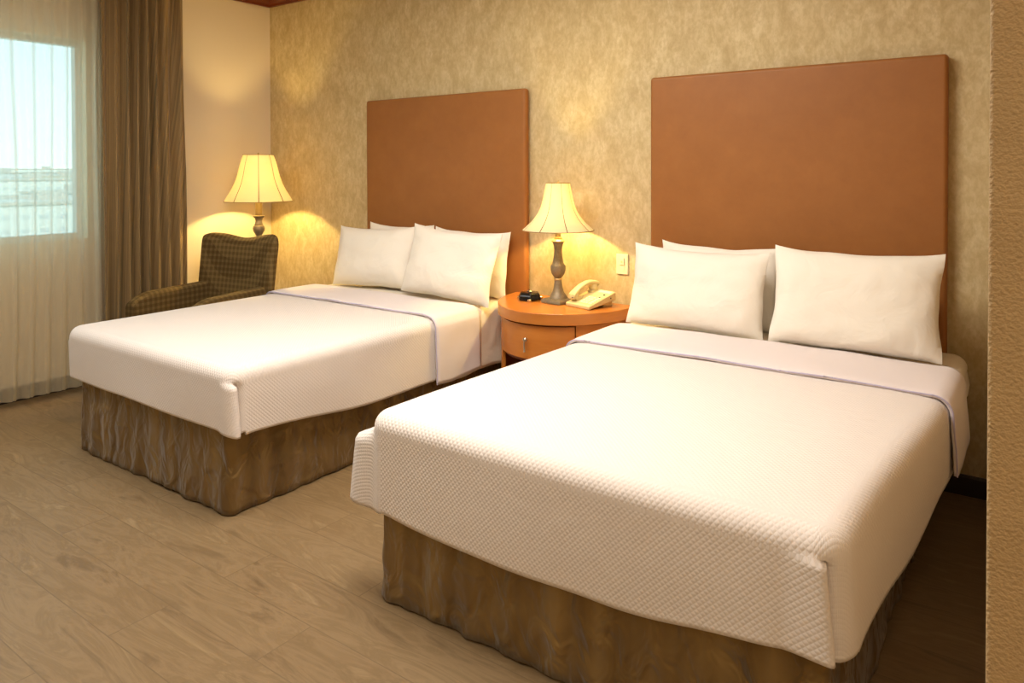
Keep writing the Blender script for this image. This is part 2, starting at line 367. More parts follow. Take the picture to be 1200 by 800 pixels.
for px, D, r in ((30, 300, 4), (48, 350, 5), (74, 300, 4), (84, 460, 6)):
    a = (px - 600) / 857.9; dx, dy = -sin(cyaw) + cos(cyaw) * a, cos(cyaw) + sin(cyaw) * a; L_ = sqrt(dx * dx + dy * dy)
    e = empty('tree', (dx / L_ * D, dy / L_ * D, GZ)); tag(e, {30: 'round green tree just right of the cream flat-roofed building outside', 48: 'green tree between the two nearest white buildings outside', 74: 'small green tree right of the pale low building outside', 84: 'large green tree in front of the cream block outside', 9: 'green tree at the left edge of the window view, beside the cream flat-roofed building'}[px], 'tree', 'trees outside the window')
    bm = bmesh.new(); bmesh.ops.create_icosphere(bm, subdivisions=3, radius=r)
    for v in bm.verts: v.co *= 1 + .35 * noise.noise(v.co * (1.4 / r * 2)); v.co.z += r * 1.3
    me = bpy.data.meshes.new('foliage'); bm.to_mesh(me); bm.free(); fo = bpy.data.objects.new('foliage', me); COL.objects.link(fo); fo.parent = e; me.materials.append(leafm)
    MB().tube([(0, 0, 0), (0, 0, r)], [r * .12, r * .08]).build('trunk', M['darkwood'], e)

# ------------------------------------------------------------------ curtains
def curtain(name, mat, y0, y1, z0, z1, xc, amp, n, seed, parent=None, solid=0, ws=1, step=.012, flare=0):
    ny = max(8, int((y1 - y0) / step * ws)); rows = []; uv = []; nz = 26
    for i in range(nz + 1):
        t = i / nz; z = z0 + (z1 - z0) * t; r = []; u = []; acc = 0; pr = None
        for j in range(ny + 1):
            q = j / ny; yy = y0 + (y1 - y0) * q; k = 1 + flare * (1 - t)
            ph = 2 * pi * n * (q + .035 * fn(q * 5, seed, t * 1.2) + .05 * fn(q * 2.3, seed + 9))
            am = amp * (.6 + .55 * fn(q * 7, seed + 3, t * .8) + .25) * (.75 + .35 * (1 - t))
            x = xc + am * sin(ph) + .35 * am * sin(2 * ph + 1.3) + .012 * fn(q * 9, t * 3, seed)
            y = y0 + (yy - y0) * k + .3 * am * cos(ph)
            if pr: acc += sqrt((x - pr[0]) ** 2 + (y - pr[1]) ** 2)
            pr = (x, y); r.append((x, y, z + (.004 * sin(ph) if i == 0 else 0))); u.append((acc, z))
        rows.append(r); uv.append(u)
    return MB().grid(rows, uv).build(name, mat, parent, solid=solid, solid_off=0)
sh = curtain('sheer_curtain', M['sheer'], -.35, 2.245, .045, 2.66, -4.80, .022, 26, 3.3, step=.009)
tag(sh, 'translucent off-white sheer curtain hanging across the window', 'curtain')
dr = empty('drape', (0, 0, 0)); tag(dr, 'heavy olive and bronze striped curtain hanging beside the window', 'curtain')
dp_ = curtain('curtain_panel', M['drape'], 2.235, 2.80, .02, 2.66, -4.80, .04, 8, 8.1, dr, solid=.004, step=.005, flare=.02)
lin_ = curtain('lining', M['lining'], 2.212, 2.232, .03, 2.66, -4.835, .004, 1, 5.1, dr, solid=.004, step=.004)

# ------------------------------------------------------------------ headboards
def headboard(x0, w, label):
    e = empty('headboard', (x0 + w / 2, YB, .42)); tag(e, label, 'headboard', 'tall square upholstered headboards')
    p = MB().box(-w / 2, -.012 - .048, .03, w / 2, -.012, 1.436).build('padded_panel', M['leather'], e, bevel=.018, seg=5)
    MB().box(-w / 2 + .03, -.014, .05, w / 2 - .03, -.0005, 1.41).build('back_board', M['cherryd'], e, smooth=False)
    return e
headboard(-3.803, 1.3506, 'tall caramel brown padded headboard on the wall behind the far bed by the window')
headboard(-1.658, 1.3506, 'tall caramel brown padded headboard on the wall behind the near right bed')

# ------------------------------------------------------------------ beds
def smoothstep(a, b, x):
    t = max(0, min(1, (x - a) / (b - a))); return t * t * (3 - 2 * t)
def contour(xl, xr, yf, yh, rc, step=.02, fine=.006, near=.16):
    """U path: head-left -> foot -> head-right; list of (P, N, T, s, zone)"""
    out = []; s = 0
    def put(x, y, nx, ny, zone): out.append([x, y, nx, ny, zone])
    y = yh
    while y > yf + rc:
        put(xl(y), y, -1, 0, 'L'); y -= fine if y < yf + near else step
    for k in range(13):
        a = pi + (pi / 2) * k / 12; put(xl(yf + rc) + rc + rc * cos(a), yf + rc + rc * sin(a), cos(a), sin(a), 'CL')
    x = xl(yf + rc) + rc; xe = xr(yf + rc) - rc; xs = x
    while True:
        x += fine if (x < xs + near or x > xe - near) else step
        if x >= xe: break
        put(x, yf, 0, -1, 'F')
    for k in range(13):
        a = 1.5 * pi + (pi / 2) * k / 12; put(xe + rc * cos(a), yf + rc + rc * sin(a), cos(a), sin(a), 'CR')
    for y in reversed([p[1] for p in out if p[4] == 'L']): put(xr(y), y, 1, 0, 'R')
    S = 0
    for i, p in enumerate(out):
        if i: S += sqrt((p[0] - out[i - 1][0]) ** 2 + (p[1] - out[i - 1][1]) ** 2)
        p.append(S)
    return out
def spread(name, xl, xr, yf, yh, zt, hem, disp, parent=None, rr=.055, seed=0, topd=None):
    C_ = contour(xl, xr, yf, yh, .068)
    sL = [p[5] for p in C_ if p[4] == 'CL']; sR = [p[5] for p in C_ if p[4] == 'CR']
    cl, cr = sum(sL) / len(sL), sum(sR) / len(sR)
    cols = []; uvs = []
    prof = [1, .93, .85, .77, .69, .61, .53, .45, .37, .3, .23, .17, .12, .08, .045, .02, 0]
    nside = 22
    for x, y, nx, ny, zone, s in C_:
        xm = (xl(max(y, yf + .66)) + xr(max(y, yf + .66))) / 2; sx, sy = xm, max(y, yf + .66)
        ix, iy = x - nx * rr, y - ny * rr
        col = []; u = []
        for t in prof:
            px, py = ix + (sx - ix) * t, iy + (sy - iy) * t
            if y >= yf + .66: py = y
            ex = min(1, max(0, (px - xl(py) - rr)) / .25, max(0, (xr(py) - rr - px)) / .25); ey = min(1, max(0, py - yf - rr) / .25); ed = (1 - (1 - ex) ** 3) * (1 - (1 - ey) ** 3)
            z = zt + ed * (.006 + .004 * fn(px * 1.8, py * 1.8, seed))
            col.append((px, py, z)); u.append((px, py))
        for k in range(1, 9):
            a = pi / 2 * k / 8; off = rr * (sin(a) - 1)
            px, py = x + nx * off, y + ny * off; col.append((px, py, zt - rr * (1 - cos(a)))); u.append((x + nx * rr * a * .8, y + ny * rr * a * .8))
        h = hem(s, cl, cr, x, y, zone)
        for k in range(1, nside + 1):
            t = k / nside; z = zt - rr + (h - zt + rr) * t
            dn, dt, dz = disp(s, t, cl, cr, x, y, zone)
            col.append((x + nx * dn - ny * dt, y + ny * dn + nx * dt, z + dz)); d = zt - z
            u.append((x + nx * d - ny * dt * .9, y + ny * d + nx * dt * .9))
        cols.append(col); uvs.append(u)
    return MB().grid(cols, uvs).build(name, M['quilt'], parent, solid=.009, solid_off=-1, merge=True)
def skirt(xl, xr, yf, yh, ztop, zbot, seed, parent):
    C_ = contour(xl, xr, yf, yh, .035, .012, .008); n = 16; rows = []; uv = []
    for x, y, nx, ny, zone, s in C_:
        r = []; u = []
        for k in range(n + 1):
            t = k / n; z = ztop + (zbot - ztop) * t
            d = (.3 + .7 * t) * (.006 * sin(s * 46 + 3 * fn(s * 3, seed)) * (1 - .5 * t) + .016 * fn(s * 6 + .9 * t, t * 2.2, seed) + .008 * fn(s * 22, t * 5, seed + 4)) + .010 * t
            r.append((x + nx * d, y + ny * d, z + (.010 * max(0, fn(s * 2.1, seed + 7)) if k == n else 0))); u.append((s, z))
        rows.append(r); uv.append(u)
    return MB().grid(rows, uv).build('bed_skirt', M['skirt'], parent, solid=.004)
def strip(name, mat, xl, xr, y0, y1, zt, hl, hr, parent=None, off=.012, rr=.055, thick=.008, seed=0, ny=14, wav=.006, bulge=0, hemw=.02, solid=True):
    """cloth band across the bed: left hem - top - right hem"""
    def section(y, t):
        L = []; hL = hl + hemw * fn(y * 5, seed); hR = hr + hemw * fn(y * 5, seed + 4); a_, b_ = xl(y) - off, xr(y) + off; R_ = rr + off * .5; z_ = zt + off
        ns = 14
        for k in range(ns):
            q = 1 - k / ns; z = hL + (z_ - R_ - hL) * (k / ns); L.append((a_ - (.010 * q + wav * fn(z * 7, y * 9, seed)) * 1, y, z))
        for k in range(9):
            a = pi / 2 * k / 8; L.append((a_ + R_ - R_ * cos(a), y, z_ - R_ + R_ * sin(a)))
        m = 44
        for k in range(1, m): x = a_ + R_ + (b_ - a_ - 2 * R_) * k / m; L.append((x, y + .012 * fn(x * 2, seed) , z_ + .004 * fn(x * 6, y * 5, seed + 2)+ .006*sin(pi*k/m)))
        for k in range(9):
            a = pi / 2 * k / 8; L.append((b_ - R_ + R_ * sin(a), y, z_ - R_ + R_ * cos(a)))
        for k in range(1, ns + 1):
            q = k / ns; z = (z_ - R_) + (hR - z_ + R_) * q; L.append((b_ + (.010 * q + wav * fn(z * 7, y * 9, seed + 3)), y, z))
        return L
    rows = []; uv = []
    for i in range(ny + 1):
        t = i / ny; y = y0 + (y1 - y0) * t; r = section(y, t); s = 0; u = []
        e = bulge * sqrt(max(0, 1 - (2 * t - 1) ** 4))
        r = [(p[0] + (0 if abs(p[2] - zt) < .02 + off else (e if p[0] > (xl(y) + xr(y)) / 2 else -e)), p[1], p[2] + (e if p[2] > zt - .02 else 0)) for p in r]
        for k, p in enumerate(r):
            if k: s += (Vector(p) - Vector(r[k - 1])).length
            u.append((s, y))
        rows.append(r); uv.append(u)
    o = MB().grid(rows, uv).build(name, mat, parent, solid=thick, solid_off=-1)
    return o, rows
def rbox(name, mat, x0, y0, z0, x1, y1, z1, bev, parent):
    return MB().box(x0, y0, z0, x1, y1, z1).build(name, mat, parent, bevel=bev, seg=5)

def make_bed(label, X0, X1, sx0, sx1, yf, xl, xr, hem, disp, zt, names, seed, sheet_hems, ylab):
    e = empty('bed', ((X0 + X1) / 2, 2.6, 0)); tag(e, label, 'bed', 'double beds')
    inv = Matrix.Translation(-Vector(e.location))
    parts = [rbox('box_spring', M['mattress'], sx0 + .065, yf + .06, .05, sx1 - .03, 3.53, .32, .02, None),
             rbox('mattress', M['mattress'], X0 + .06, yf + .045, .322, X1 - .035, 3.535, zt - .022, .05, None),
             skirt(lambda y: sx0 + (xl(y) - X0), lambda y: sx1, yf + .02, 3.5, .40, .006, seed, None)]
    for p in parts:
        p.data.transform(inv); p.parent = e
    return e
def fold(q, k, dn, dt):
    """a pleat: cloth bulges out, slides on past the corner and tucks back under itself"""
    up = smoothstep(-.055, .0, q); dwn = 1 - smoothstep(.0, .030, q)
    a = up * dwn
    return k * (dn * a - .038 * exp(-((q - .032) / .015) ** 2)), k * dt * up * (1 - smoothstep(.004, .040, q))
zt = .605
# far bed (by the window)
AX0, AX1 = -3.925, -2.525
axl = lambda y: AX0 + .0 * y
axr = lambda y: AX1
def hemA(s, cl, cr, x, y, zone):
    h = .352
    if zone == 'R': h = .335 - .05 * smoothstep(1.7, 2.4, y)
    if zone == 'L': h = .34
    h += .008 * fn(s * 2.5, 2.2)
    h -= .020 * exp(-((s - cr) / .045) ** 2)
    return h
def dispA(s, t, cl, cr, x, y, zone):
    d = -.002 * t + .010 * fn(s * 1.8, t * .8, 1.1) * t
    k = smoothstep(0, .12, t)
    dn, dt = fold(s - (cr - .018), k * (.6 + .4 * t), .020, .050)
    dn += d
    q = s - (cl - .015); dn += k * (.012 * exp(-(q / .03) ** 2) - .014 * exp(-((q + .042) / .014) ** 2))
    return dn, dt, 0
bedA = make_bed('double bed by the window with bronze skirt, farther of the two', AX0, AX1, -3.85, -2.595, 1.665, axl, axr, hemA, dispA, zt, None, 2.0, None, None)
sA = spread('bedspread', axl, axr, 1.645, 2.87, zt, hemA, dispA, seed=1)
tag(sA, 'white textured bedspread draped over the far bed by the window', 'bedspread', 'white textured bedspreads')
# near bed
BX0 = -1.745
bxl = lambda y: BX0 + .045 * smoothstep(1.7, 3.1, y)
bxr = lambda y: -.315 + .085 * smoothstep(1.7, 3.0, y)
def hemB(s, cl, cr, x, y, zone):
    h = .285
    if zone == 'F': h = .292 - .018 * sin((x + 1.7) * 2.6) + .045 * smoothstep(-.9, -.35, x)
    if zone in ('CR',): h = .34
    if zone == 'R': h = .335 - .04 * smoothstep(1.7, 2.3, y) + .05 * smoothstep(2.3, 2.7, y)
    if zone == 'L': h = .30
    h += .010 * fn(s * 3.5, 5.2)
    h -= .006 * exp(-((s - cr + .01) / .04) ** 2)
    return h
def dispB(s, t, cl, cr, x, y, zone):
    d = .004 * t + .014 * fn(s * 1.7, t * .8, 4.1) * t
    k = smoothstep(0, .1, t)
    dn, dt = fold(s - (cr - .066), smoothstep(-.03, .05, t) * (.6 + .4 * t), .022, .055)
    d -= .016 * t * exp(-((s - cr + .06) / .06) ** 2)
    dn += d
    if zone in ('L', 'CL'):
        q = s - (cl - .045); dn += smoothstep(0, .22, t) * (.085 + .03 * t) * exp(-(q / .030) ** 2)
    return dn, dt, 0
bedB = make_bed('double bed nearest the camera with bronze skirt, on the right', BX0, -.315, -1.722, -.365, 1.635, bxl, bxr, hemB, dispB, zt, None, 6.0, None, None)
sB = spread('bedspread', bxl, bxr, 1.62, 2.87, zt, hemB, dispB, seed=5)
tag(sB, 'white textured bedspread draped over the near right bed', 'bedspread', 'white textured bedspreads')
for nm, bs, xl_, xr_, hl_, hr_, shl, shr, y_0, y_1, sd in (('far bed by the window', sA, axl, axr, .29, .27, .30, .262, 2.82, 3.19, 1.5), ('near right bed', sB, bxl, bxr, .30, .37, .34, .49, 2.80, 3.235, 6.5)):
    f, rows = strip('folded_edge', M['fold'], xl_, xr_, y_0, y_1, zt, hl_, hr_, None, off=.014, thick=.010, seed=sd, ny=16, bulge=.006)
    f.parent = bs
    p = MB().tube([(a[0], a[1] - .002, a[2] - .001) for a in rows[0]], .0028, 6).build('piping', M['piping'], f)
    st, _ = strip('bed_sheet', M['sheet'], xl_, xr_, 2.875, 3.535, zt, shl, shr, None, off=-.001, thick=.004, seed=sd + 3, ny=34, wav=.010)
    tag(st, 'white sheet over the head end of the ' + nm, 'sheet', 'white bed sheets')

# ------------------------------------------------------------------ pillows
def pillow(W, H, T, seed):
    n, m = 40, 30; rows = [[], []]; mb = MB()
    for side in (1, -1):
        P = []
        for i in range(m + 1):
            v = -1 + 2 * i / m; r = []
            for j in range(n + 1):
                u = -1 + 2 * j / n
                x = W / 2 * u * (1 - .05 * (1 - v * v) ** 1 * abs(u)) * (1 - .02 * fn(v * 2, seed))
                y = H / 2 * v * (1 - (.12 if v > 0 else .04) * (1 - u * u) ** .8 * abs(v) * (1 - .12 * u)) * (1 - .03 * fn(u * 2, seed + 3))
                th = T / 2 * (max(0, 1 - abs(u) ** 3.2) ** .62) * (max(0, 1 - abs(v) ** 2.8) ** .58) * (1 - .12 * v)
                edge = min(1 - abs(u), 1 - abs(v))
                cr_ = .006 * fn(u * 3.2 + seed, v * 3.2, side) + .010 * fn(u * 6, v * 1.7 + seed, side) * (abs(u) ** 2)
                th += cr_ * min(1, edge * 5)
                r.append((x, y, side * max(th, .0015) + .012 * fn(u * 1.3, v * 1.3, seed + 5)))
            P.append(r)
        mb.grid(P)
    # hem edge
    N = (n + 1) * (m + 1)
    ring = [(0, j) for j in range(n + 1)] + [(i, n) for i in range(1, m + 1)] + [(m, j) for j in range(n - 1, -1, -1)] + [(i, 0) for i in range(m - 1, 0, -1)]
    idx = [i * (n + 1) + j for i, j in ring]
    for a in range(len(idx)):
        b_ = (a + 1) % len(idx); mb.f.append((idx[a], idx[b_], idx[b_] + N, idx[a] + N))
    return mb
def put_pillow(W, H, T, seed, x, yb, zb, lean, rz, roll, label, group):
    o = pillow(W, H, T, seed).build('pillow', M['pillow'], None, merge=False)
    L = radians(lean)
    R = Matrix.Rotation(radians(rz), 4, 'Z') @ Matrix.Rotation(pi / 2 - L, 4, 'X') @ Matrix.Rotation(radians(roll), 4, 'Z')
    c = Vector((x, yb, zb)) + Vector((0, sin(L), cos(L))) * (H / 2)
    o.matrix_world = Matrix.Translation(c) @ R
    tag(o, label, 'pillow', group); return o
gA, gB = 'pillows on the far bed', 'pillows on the near bed'
put_pillow(.585, .40, .11, 1, -3.41, 3.455, .625, 5, 0, 0, 'back left pillow on the far bed, against the headboard', gA)
put_pillow(.585, .40, .11, 12, -2.82, 3.46, .615, 5, 0, -1, 'back right pillow on the far bed, against the headboard', gA)
put_pillow(.68, .40, .15, 23, -3.50, 3.285, .622, 13, 2, 2, 'front left white pillow on the far bed, nearest the armchair', gA)
put_pillow(.68, .42, .15, 34, -2.81, 3.225, .622, 15, 0, -3, 'front right white pillow on the far bed, nearest the nightstand', gA)
put_pillow(.59, .40, .11, 45, -1.27, 3.455, .613, 5, 0, -1, 'back left pillow on the near right bed, against the headboard', gB)
put_pillow(.59, .40, .11, 56, -.675, 3.455, .613, 5, 0, -1, 'back right pillow on the near right bed, against the headboard', gB)
put_pillow(.67, .40, .15, 67, -1.315, 3.265, .613, 13, 0, -1, 'front left white pillow on the near right bed, beside the telephone', gB)
put_pillow(.66, .43, .15, 78, -.625, 3.245, .620, 14, 0, 0, 'front right white pillow on the near bed, nearest the right wall', gB)

# ------------------------------------------------------------------ nightstand
NX, NY, NA, NB_, NZ = -2.12, 3.545, .395, .485, .65
ns = empty('nightstand', (NX, NY, 0)); tag(ns, 'cherry wood nightstand with curved front and one drawer between the beds', 'nightstand')
def ell(a, b, th): return (a * cos(th), -b * sin(th))   # th 0..pi, right to left
def dslab(a, b, z0, z1, n=48):
    mb = MB(); pts = [ell(a, b, pi * k / n) for k in range(n + 1)]
    m = len(pts); mb.v = [(x, y, z0) for x, y in pts] + [(x, y, z1) for x, y in pts]
    mb.f = [tuple(range(m)), tuple(reversed(range(m, 2 * m)))] + [(k, (k + 1) % m, (k + 1) % m + m, k + m) for k in range(m)]
    return mb
def curved(a, b, t0, t1, z0, z1, th, n=24):
    mb = MB(); o_ = [ell(a, b, t0 + (t1 - t0) * k / n) for k in range(n + 1)]; i_ = [ell(a - th, b - th, t0 + (t1 - t0) * k / n) for k in range(n, -1, -1)]
    pts = o_ + i_; m = len(pts); mb.v = [(x, y, z0) for x, y in pts] + [(x, y, z1) for x, y in pts]
    for k in range(m): mb.f.append((k, (k + 1) % m, (k + 1) % m + m, k + m))
    for k in range(n): mb.f.append((k, k + 1, m - 2 - k, m - 1 - k)); mb.f.append((k + m, m - 1 - k + m, m - 2 - k + m, k + 1 + m))
    return mb
dslab(NA, NB_, NZ - .062, NZ).build('tabletop', M['cherry'], ns, bevel=.006)
a2, b2 = NA - .018, NB_ - .018
tl, tr_ = pi * .5 + .66, pi * .5 - .66
curved(a2, b2, 0, tr_, .0, NZ - .063, .02).build('side_panel', M['cherry'], ns, bevel=.001)
curved(a2, b2, tl, pi, .0, NZ - .063, .02).build('side_panel', M['cherry'], ns, bevel=.001)
d = curved(a2, b2, tr_ + .012, tl - .012, .405, NZ - .070, .02).build('drawer', M['cherry'], ns, bevel=.002)
h = MB().lathe([(.004, .0), (.004, .018), (.010, .02), (.011, .026), (.006, .032)], n=16)
h.v = [(x, -b2 + .002 - z, y + .508) for x, y, z in h.v]
h.tube([(0, -b2 - .026, .502), (0, -b2 - .028, .48), (0, -b2 - .024, .455), (0, -b2 - .026, .446)], [.003, .004, .0045, .006], 10)
h.build('handle', M['metal'], d)
dslab(a2 - .022, b2 - .022, .385, .400).build('shelf', M['cherryd'], ns, smooth=False)
dslab(a2 - .022, b2 - .022, .08, .10).build('shelf', M['cherryd'], ns, smooth=False)
MB().box(-a2 + .02, -.02, .0, a2 - .02, -.002, NZ - .064).build('back_panel', M['cherryd'], ns, smooth=False)

# ------------------------------------------------------------------ lamps
def shade_mesh(prof, e, n=8):
    """bell shade with soft panels"""
    N_ = 64; rows = []; uv = []
    from bisect import bisect
    pr = []
    for i in range(len(prof) - 1):
        for k in range(4):
            t = k / 4; pr.append((prof[i][0] * (1 - t) + prof[i + 1][0] * t, prof[i][1] * (1 - t) + prof[i + 1][1] * t))
    pr.append(prof[-1])
    rs = [p[0] for p in pr]; sm = rs[:]
    for _ in range(3): sm = [sm[0]] + [(sm[i - 1] + 2 * sm[i] + sm[i + 1]) / 4 for i in range(1, len(sm) - 1)] + [sm[-1]]
    for i, (r_, z) in enumerate(pr):
        r = []; u = []
        for k in range(N_ + 1):
            th = 2 * pi * k / N_ + radians(10); sc = 1 - .025 * abs(cos(4 * (2 * pi * k / N_)))**8 * 0 - .02 * (1 - abs(sin(4 * 2 * pi * k / N_ )))
            r.append((sm[i] * sc * cos(th), sm[i] * sc * sin(th), z)); u.append((k / N_ + .5 / 8, z))
        rows.append(r); uv.append(u)
    s = MB().grid(rows, uv).build('lamp_shade', M['shade'], e, solid=.0012)
    for (r_, z), nm in ((pr[0], 'shade_trim'), (pr[-1], 'shade_trim')):
        MB().tube([(r_ * cos(2 * pi * k / 48), r_ * sin(2 * pi * k / 48), z) for k in range(49)], .0022, 6).build(nm, M['trimcord'], s)
    zt_ = prof[-1][1] if prof[-1][1] > prof[0][1] else prof[0][1]; rt_ = prof[-1][0] if prof[-1][1] > prof[0][1] else prof[0][0]
    sp = MB()
    for k in range(3): a = 2 * pi * k / 3; sp.tube([(0, 0, zt_ - .012), (rt_ * cos(a), rt_ * sin(a), zt_ - .004)], .0016, 6)
    sp.build('shade_spider', M['brass'], s)
    return s
def bulb(e, z, r=.022):
    MB().lathe([(.001, z + r * 1.05), (r * .5, z + r * .9), (r * .87, z + r * .5), (r, z), (r * .87, z - r * .5), (r * .6, z - r * 1.0), (r * .5, z - r * 1.5)][::-1], n=20).build('bulb', M['bulb'], e)
tl_ = empty('table_lamp', (-2.125, 3.385, NZ)); tag(tl_, 'lit table lamp with cream bell shade and carved base on the nightstand', 'lamp', 'lit lamps with cream bell shades')
tl_.rotation_euler.z = radians(-8)
MB().lathe([(.068, .0), (.068, .012), (.060, .022), (.052, .024)], square=True).build('base', M['carved'], tl_, bevel=.003)
MB().lathe([(.050, .024), (.047, .034), (.040, .045), (.031, .06), (.025, .08), (.021, .105), (.020, .122)], n=32).build('pedestal', M['carved'], tl_)
MB().lathe([(.014, .12), (.021, .123), (.023, .128), (.021, .133), (.016, .135)], n=32).build('ring', M['brass'], tl_)
ur = MB(); prf = [(.016, .135), (.024, .142), (.034, .158), (.039, .178), (.039, .200), (.036, .206), (.030, .212), (.026, .235), (.022, .262), (.0205, .285), (.022, .305), (.026, .320), (.030, .330)]
ur.lathe(prf, n=48)
ur.v = [(x * (1 + .05 * abs(sin(8 * math.atan2(y, x)))), y * (1 + .05 * abs(sin(8 * math.atan2(y, x)))), z) for x, y, z in ur.v]
ur.build('urn_body', M['carved'], tl_)
MB().lathe([(.030, .328), (.037, .332), (.038, .337), (.030, .343), (.024, .346), (.022, .356), (.016, .360)], n=32).build('collar', M['brass'], tl_)
MB().lathe([(.0155, .358), (.0155, .43)], n=24).build('neck', M['brass'], tl_)
shade_mesh([(.195, .395), (.180, .410), (.150, .435), (.127, .462), (.108, .49), (.094, .52), (.084, .555), (.077, .59), (.070, .625), (.065, .652)], tl_)
MB().lathe([(.003, .42), (.003, .645), (.006, .652), (.007, .660), (.003, .668)], n=12).build('finial_rod', M['brass'], tl_)
bulb(tl_, .535, .018)
fl = empty('floor_lamp', (-4.578, 3.228, 0)); tag(fl, 'lit lamp with cream bell shade standing in the corner behind the armchair', 'lamp', 'lit lamps with cream bell shades')
MB().lathe([(.135, .0), (.135, .012), (.125, .022), (.10, .03), (.06, .045), (.035, .075), (.022, .10), (.018, .12)], n=40).build('base', M['carved'], fl)
MB().lathe([(.017, .115), (.016, .50), (.022, .52), (.016, .54), (.016, .90)], n=24).build('pole', M['carved'], fl)
MB().lathe([(.016, .895), (.026, .915), (.038, .935), (.042, .955), (.038, .972), (.029, .98), (.032, .985), (.026, .992), (.023, 1.01), (.027, 1.028), (.037, 1.038), (.038, 1.046), (.028, 1.05)], n=32).build('baluster', M['carved'], fl)
MB().lathe([(.024, 1.048), (.024, 1.20)], n=24).build('neck', M['brass'], fl)
shade_mesh([(.238, 1.152), (.232, 1.165), (.215, 1.195), (.19, 1.235), (.168, 1.28), (.150, 1.33), (.137, 1.385), (.124, 1.435), (.106, 1.487)], fl)
MB().lathe([(.003, 1.19), (.003, 1.478), (.007, 1.486), (.007, 1.495), (.003, 1.503)], n=12).build('finial_rod', M['brass'], fl)
bulb(fl, 1.32, .022)

# ------------------------------------------------------------------ telephone
ph = empty('telephone', (-1.93, 3.40, NZ), radians(-15.7)); tag(ph, 'ivory desk telephone with keypad on the nightstand beside the lamp', 'telephone')
pw, pd_ = .178, .20
def wedge(x0, x1, y0, y1, h0, h1, zb=.0, skirt_=.004):
    mb = MB(); mb.v = [(x0, y0, zb), (x1, y0, zb), (x1, y1, zb + .03), (x0, y1, zb + .03), (x0, y0, h0), (x1, y0, h0), (x1, y1, h1), (x0, y1, h1)]
    mb.f = [(0, 3, 2, 1), (4, 5, 6, 7), (0, 1, 5, 4), (1, 2, 6, 5), (2, 3, 7, 6), (3, 0, 4, 7)]; return mb
bd = wedge(-pw / 2, pw / 2, -pd_ / 2, pd_ / 2, .018, .075).build('body', M['phone'], ph, bevel=.005)
MB().box(-pw / 2 + .02, .02, 0, pw / 2 - .012, pd_ / 2 - .015, .036).build('stand', M['phone'], ph, bevel=.003)
def top(y): return .018 + (y + pd_ / 2) / pd_ * .057
def slab(mb, x0, x1, y0, y1, h):
    mb.add([(x0, y0, top(y0) - .001), (x1, y0, top(y0) - .001), (x1, y1, top(y1) - .001), (x0, y1, top(y1) - .001), (x0, y0, top(y0) + h), (x1, y0, top(y0) + h), (x1, y1, top(y1) + h), (x0, y1, top(y1) + h)],
           [(0, 3, 2, 1), (4, 5, 6, 7), (0, 1, 5, 4), (1, 2, 6, 5), (2, 3, 7, 6), (3, 0, 4, 7)]); return mb
slab(MB(), -.018, .080, -.080, .055, .0015).build('keypad_panel', M['keyp'], ph, bevel=.001)
for i in range(4):
    for j in range(3):
        slab(MB(), -.010 + j * .019, .004 + j * .019, -.072 + i * .020, -.060 + i * .020, .005).build('key', M['key'], ph, bevel=.001)
for i in range(5):
    slab(MB(), .054, .074, -.072 + i * .016, -.063 + i * .016, .004).build('key', M['phoned'] if i in (2, 3) and False else M['key'], ph, bevel=.001)
for yy in (-.02, .016): slab(MB(), .058, .066, yy + .02, yy + .026, .006).build('indicator', M['phoned'], ph)
slab(MB(), -.012, .076, .066, .088, .0025).build('label_strip', M['key'], ph, bevel=.001)
for yy, zz in ((-.045, .012), (.07, .058)):
    slab(MB(), -.078, -.034, yy - .022, yy + .022, .012).build('cradle', M['phone'], ph, bevel=.003)
hs = MB(); P = []
for k in range(17):
    t = k / 16; y = -.088 + .186 * t; z = top(y) + .030 + .030 * sin(pi * t) ** .8
    P.append((y, z, .021 + .004 * abs(2 * t - 1) ** 3, .010 + .003 * abs(2 * t - 1)))
rows = []
for y, z, hw_, hh_ in P:
    rows.append([(-.056 + hw_ * (abs(cos(a)) ** .6) * (1 if cos(a) > 0 else -1), y, z + hh_ * (abs(sin(a)) ** .6) * (1 if sin(a) > 0 else -1)) for a in [2 * pi * q / 20 for q in range(20)]])
hs.grid(rows, closed=True); hs.f.append(tuple(range(20))); hs.f.append(tuple(range(16 * 20 + 19, 16 * 20 - 1, -1)))
ho = hs.build('handset', M['phone'], ph)
for y0_ in (-.066, .074):
    z0_ = top(y0_) + .010; cap = MB().lathe([(.0235, z0_), (.025, z0_ + .004), (.024, z0_ + .022), (.020, z0_ + .028)], -.056, y0_, 24); cap.build('ear_cap', M['phone'], ho)
MB().tube([(-.056 + .012, -.0905, top(-.09) + .026), (-.056 + .012, -.094, top(-.09) + .026)], .003, 8).build('cord_socket', M['phoned'], ho)
MB().tube([(pw / 2 - .001, .06, .045), (pw / 2 + .001, .06, .045)], .004, 8).build('side_socket', M['phoned'], ph)

# ------------------------------------------------------------------ black hexagonal box with chrome knob
ck = empty('clock', (-2.292, 3.355, NZ), radians(8)); tag(ck, 'small black six-sided clock with a chrome knob on the nightstand, left of the lamp', 'clock')
MB().lathe([(.066, .004), (.070, .008), (.067, .026), (.055, .043), (.050, .045)], n=6).build('body', M['black'], ck, bevel=.003, smooth=True)
MB().lathe([(.007, .044), (.014, .046), (.015, .051), (.009, .057), (.002, .059)], n=20).build('knob', M['chrome'], ck)
for a in (-66, 174, 54):
    ft = MB().lathe([(.009, 0), (.012, .003), (.012, .012), (.007, .017)], .069 * cos(radians(a)), .069 * sin(radians(a)), 16); ft.build('foot', M['chrome'], ck)

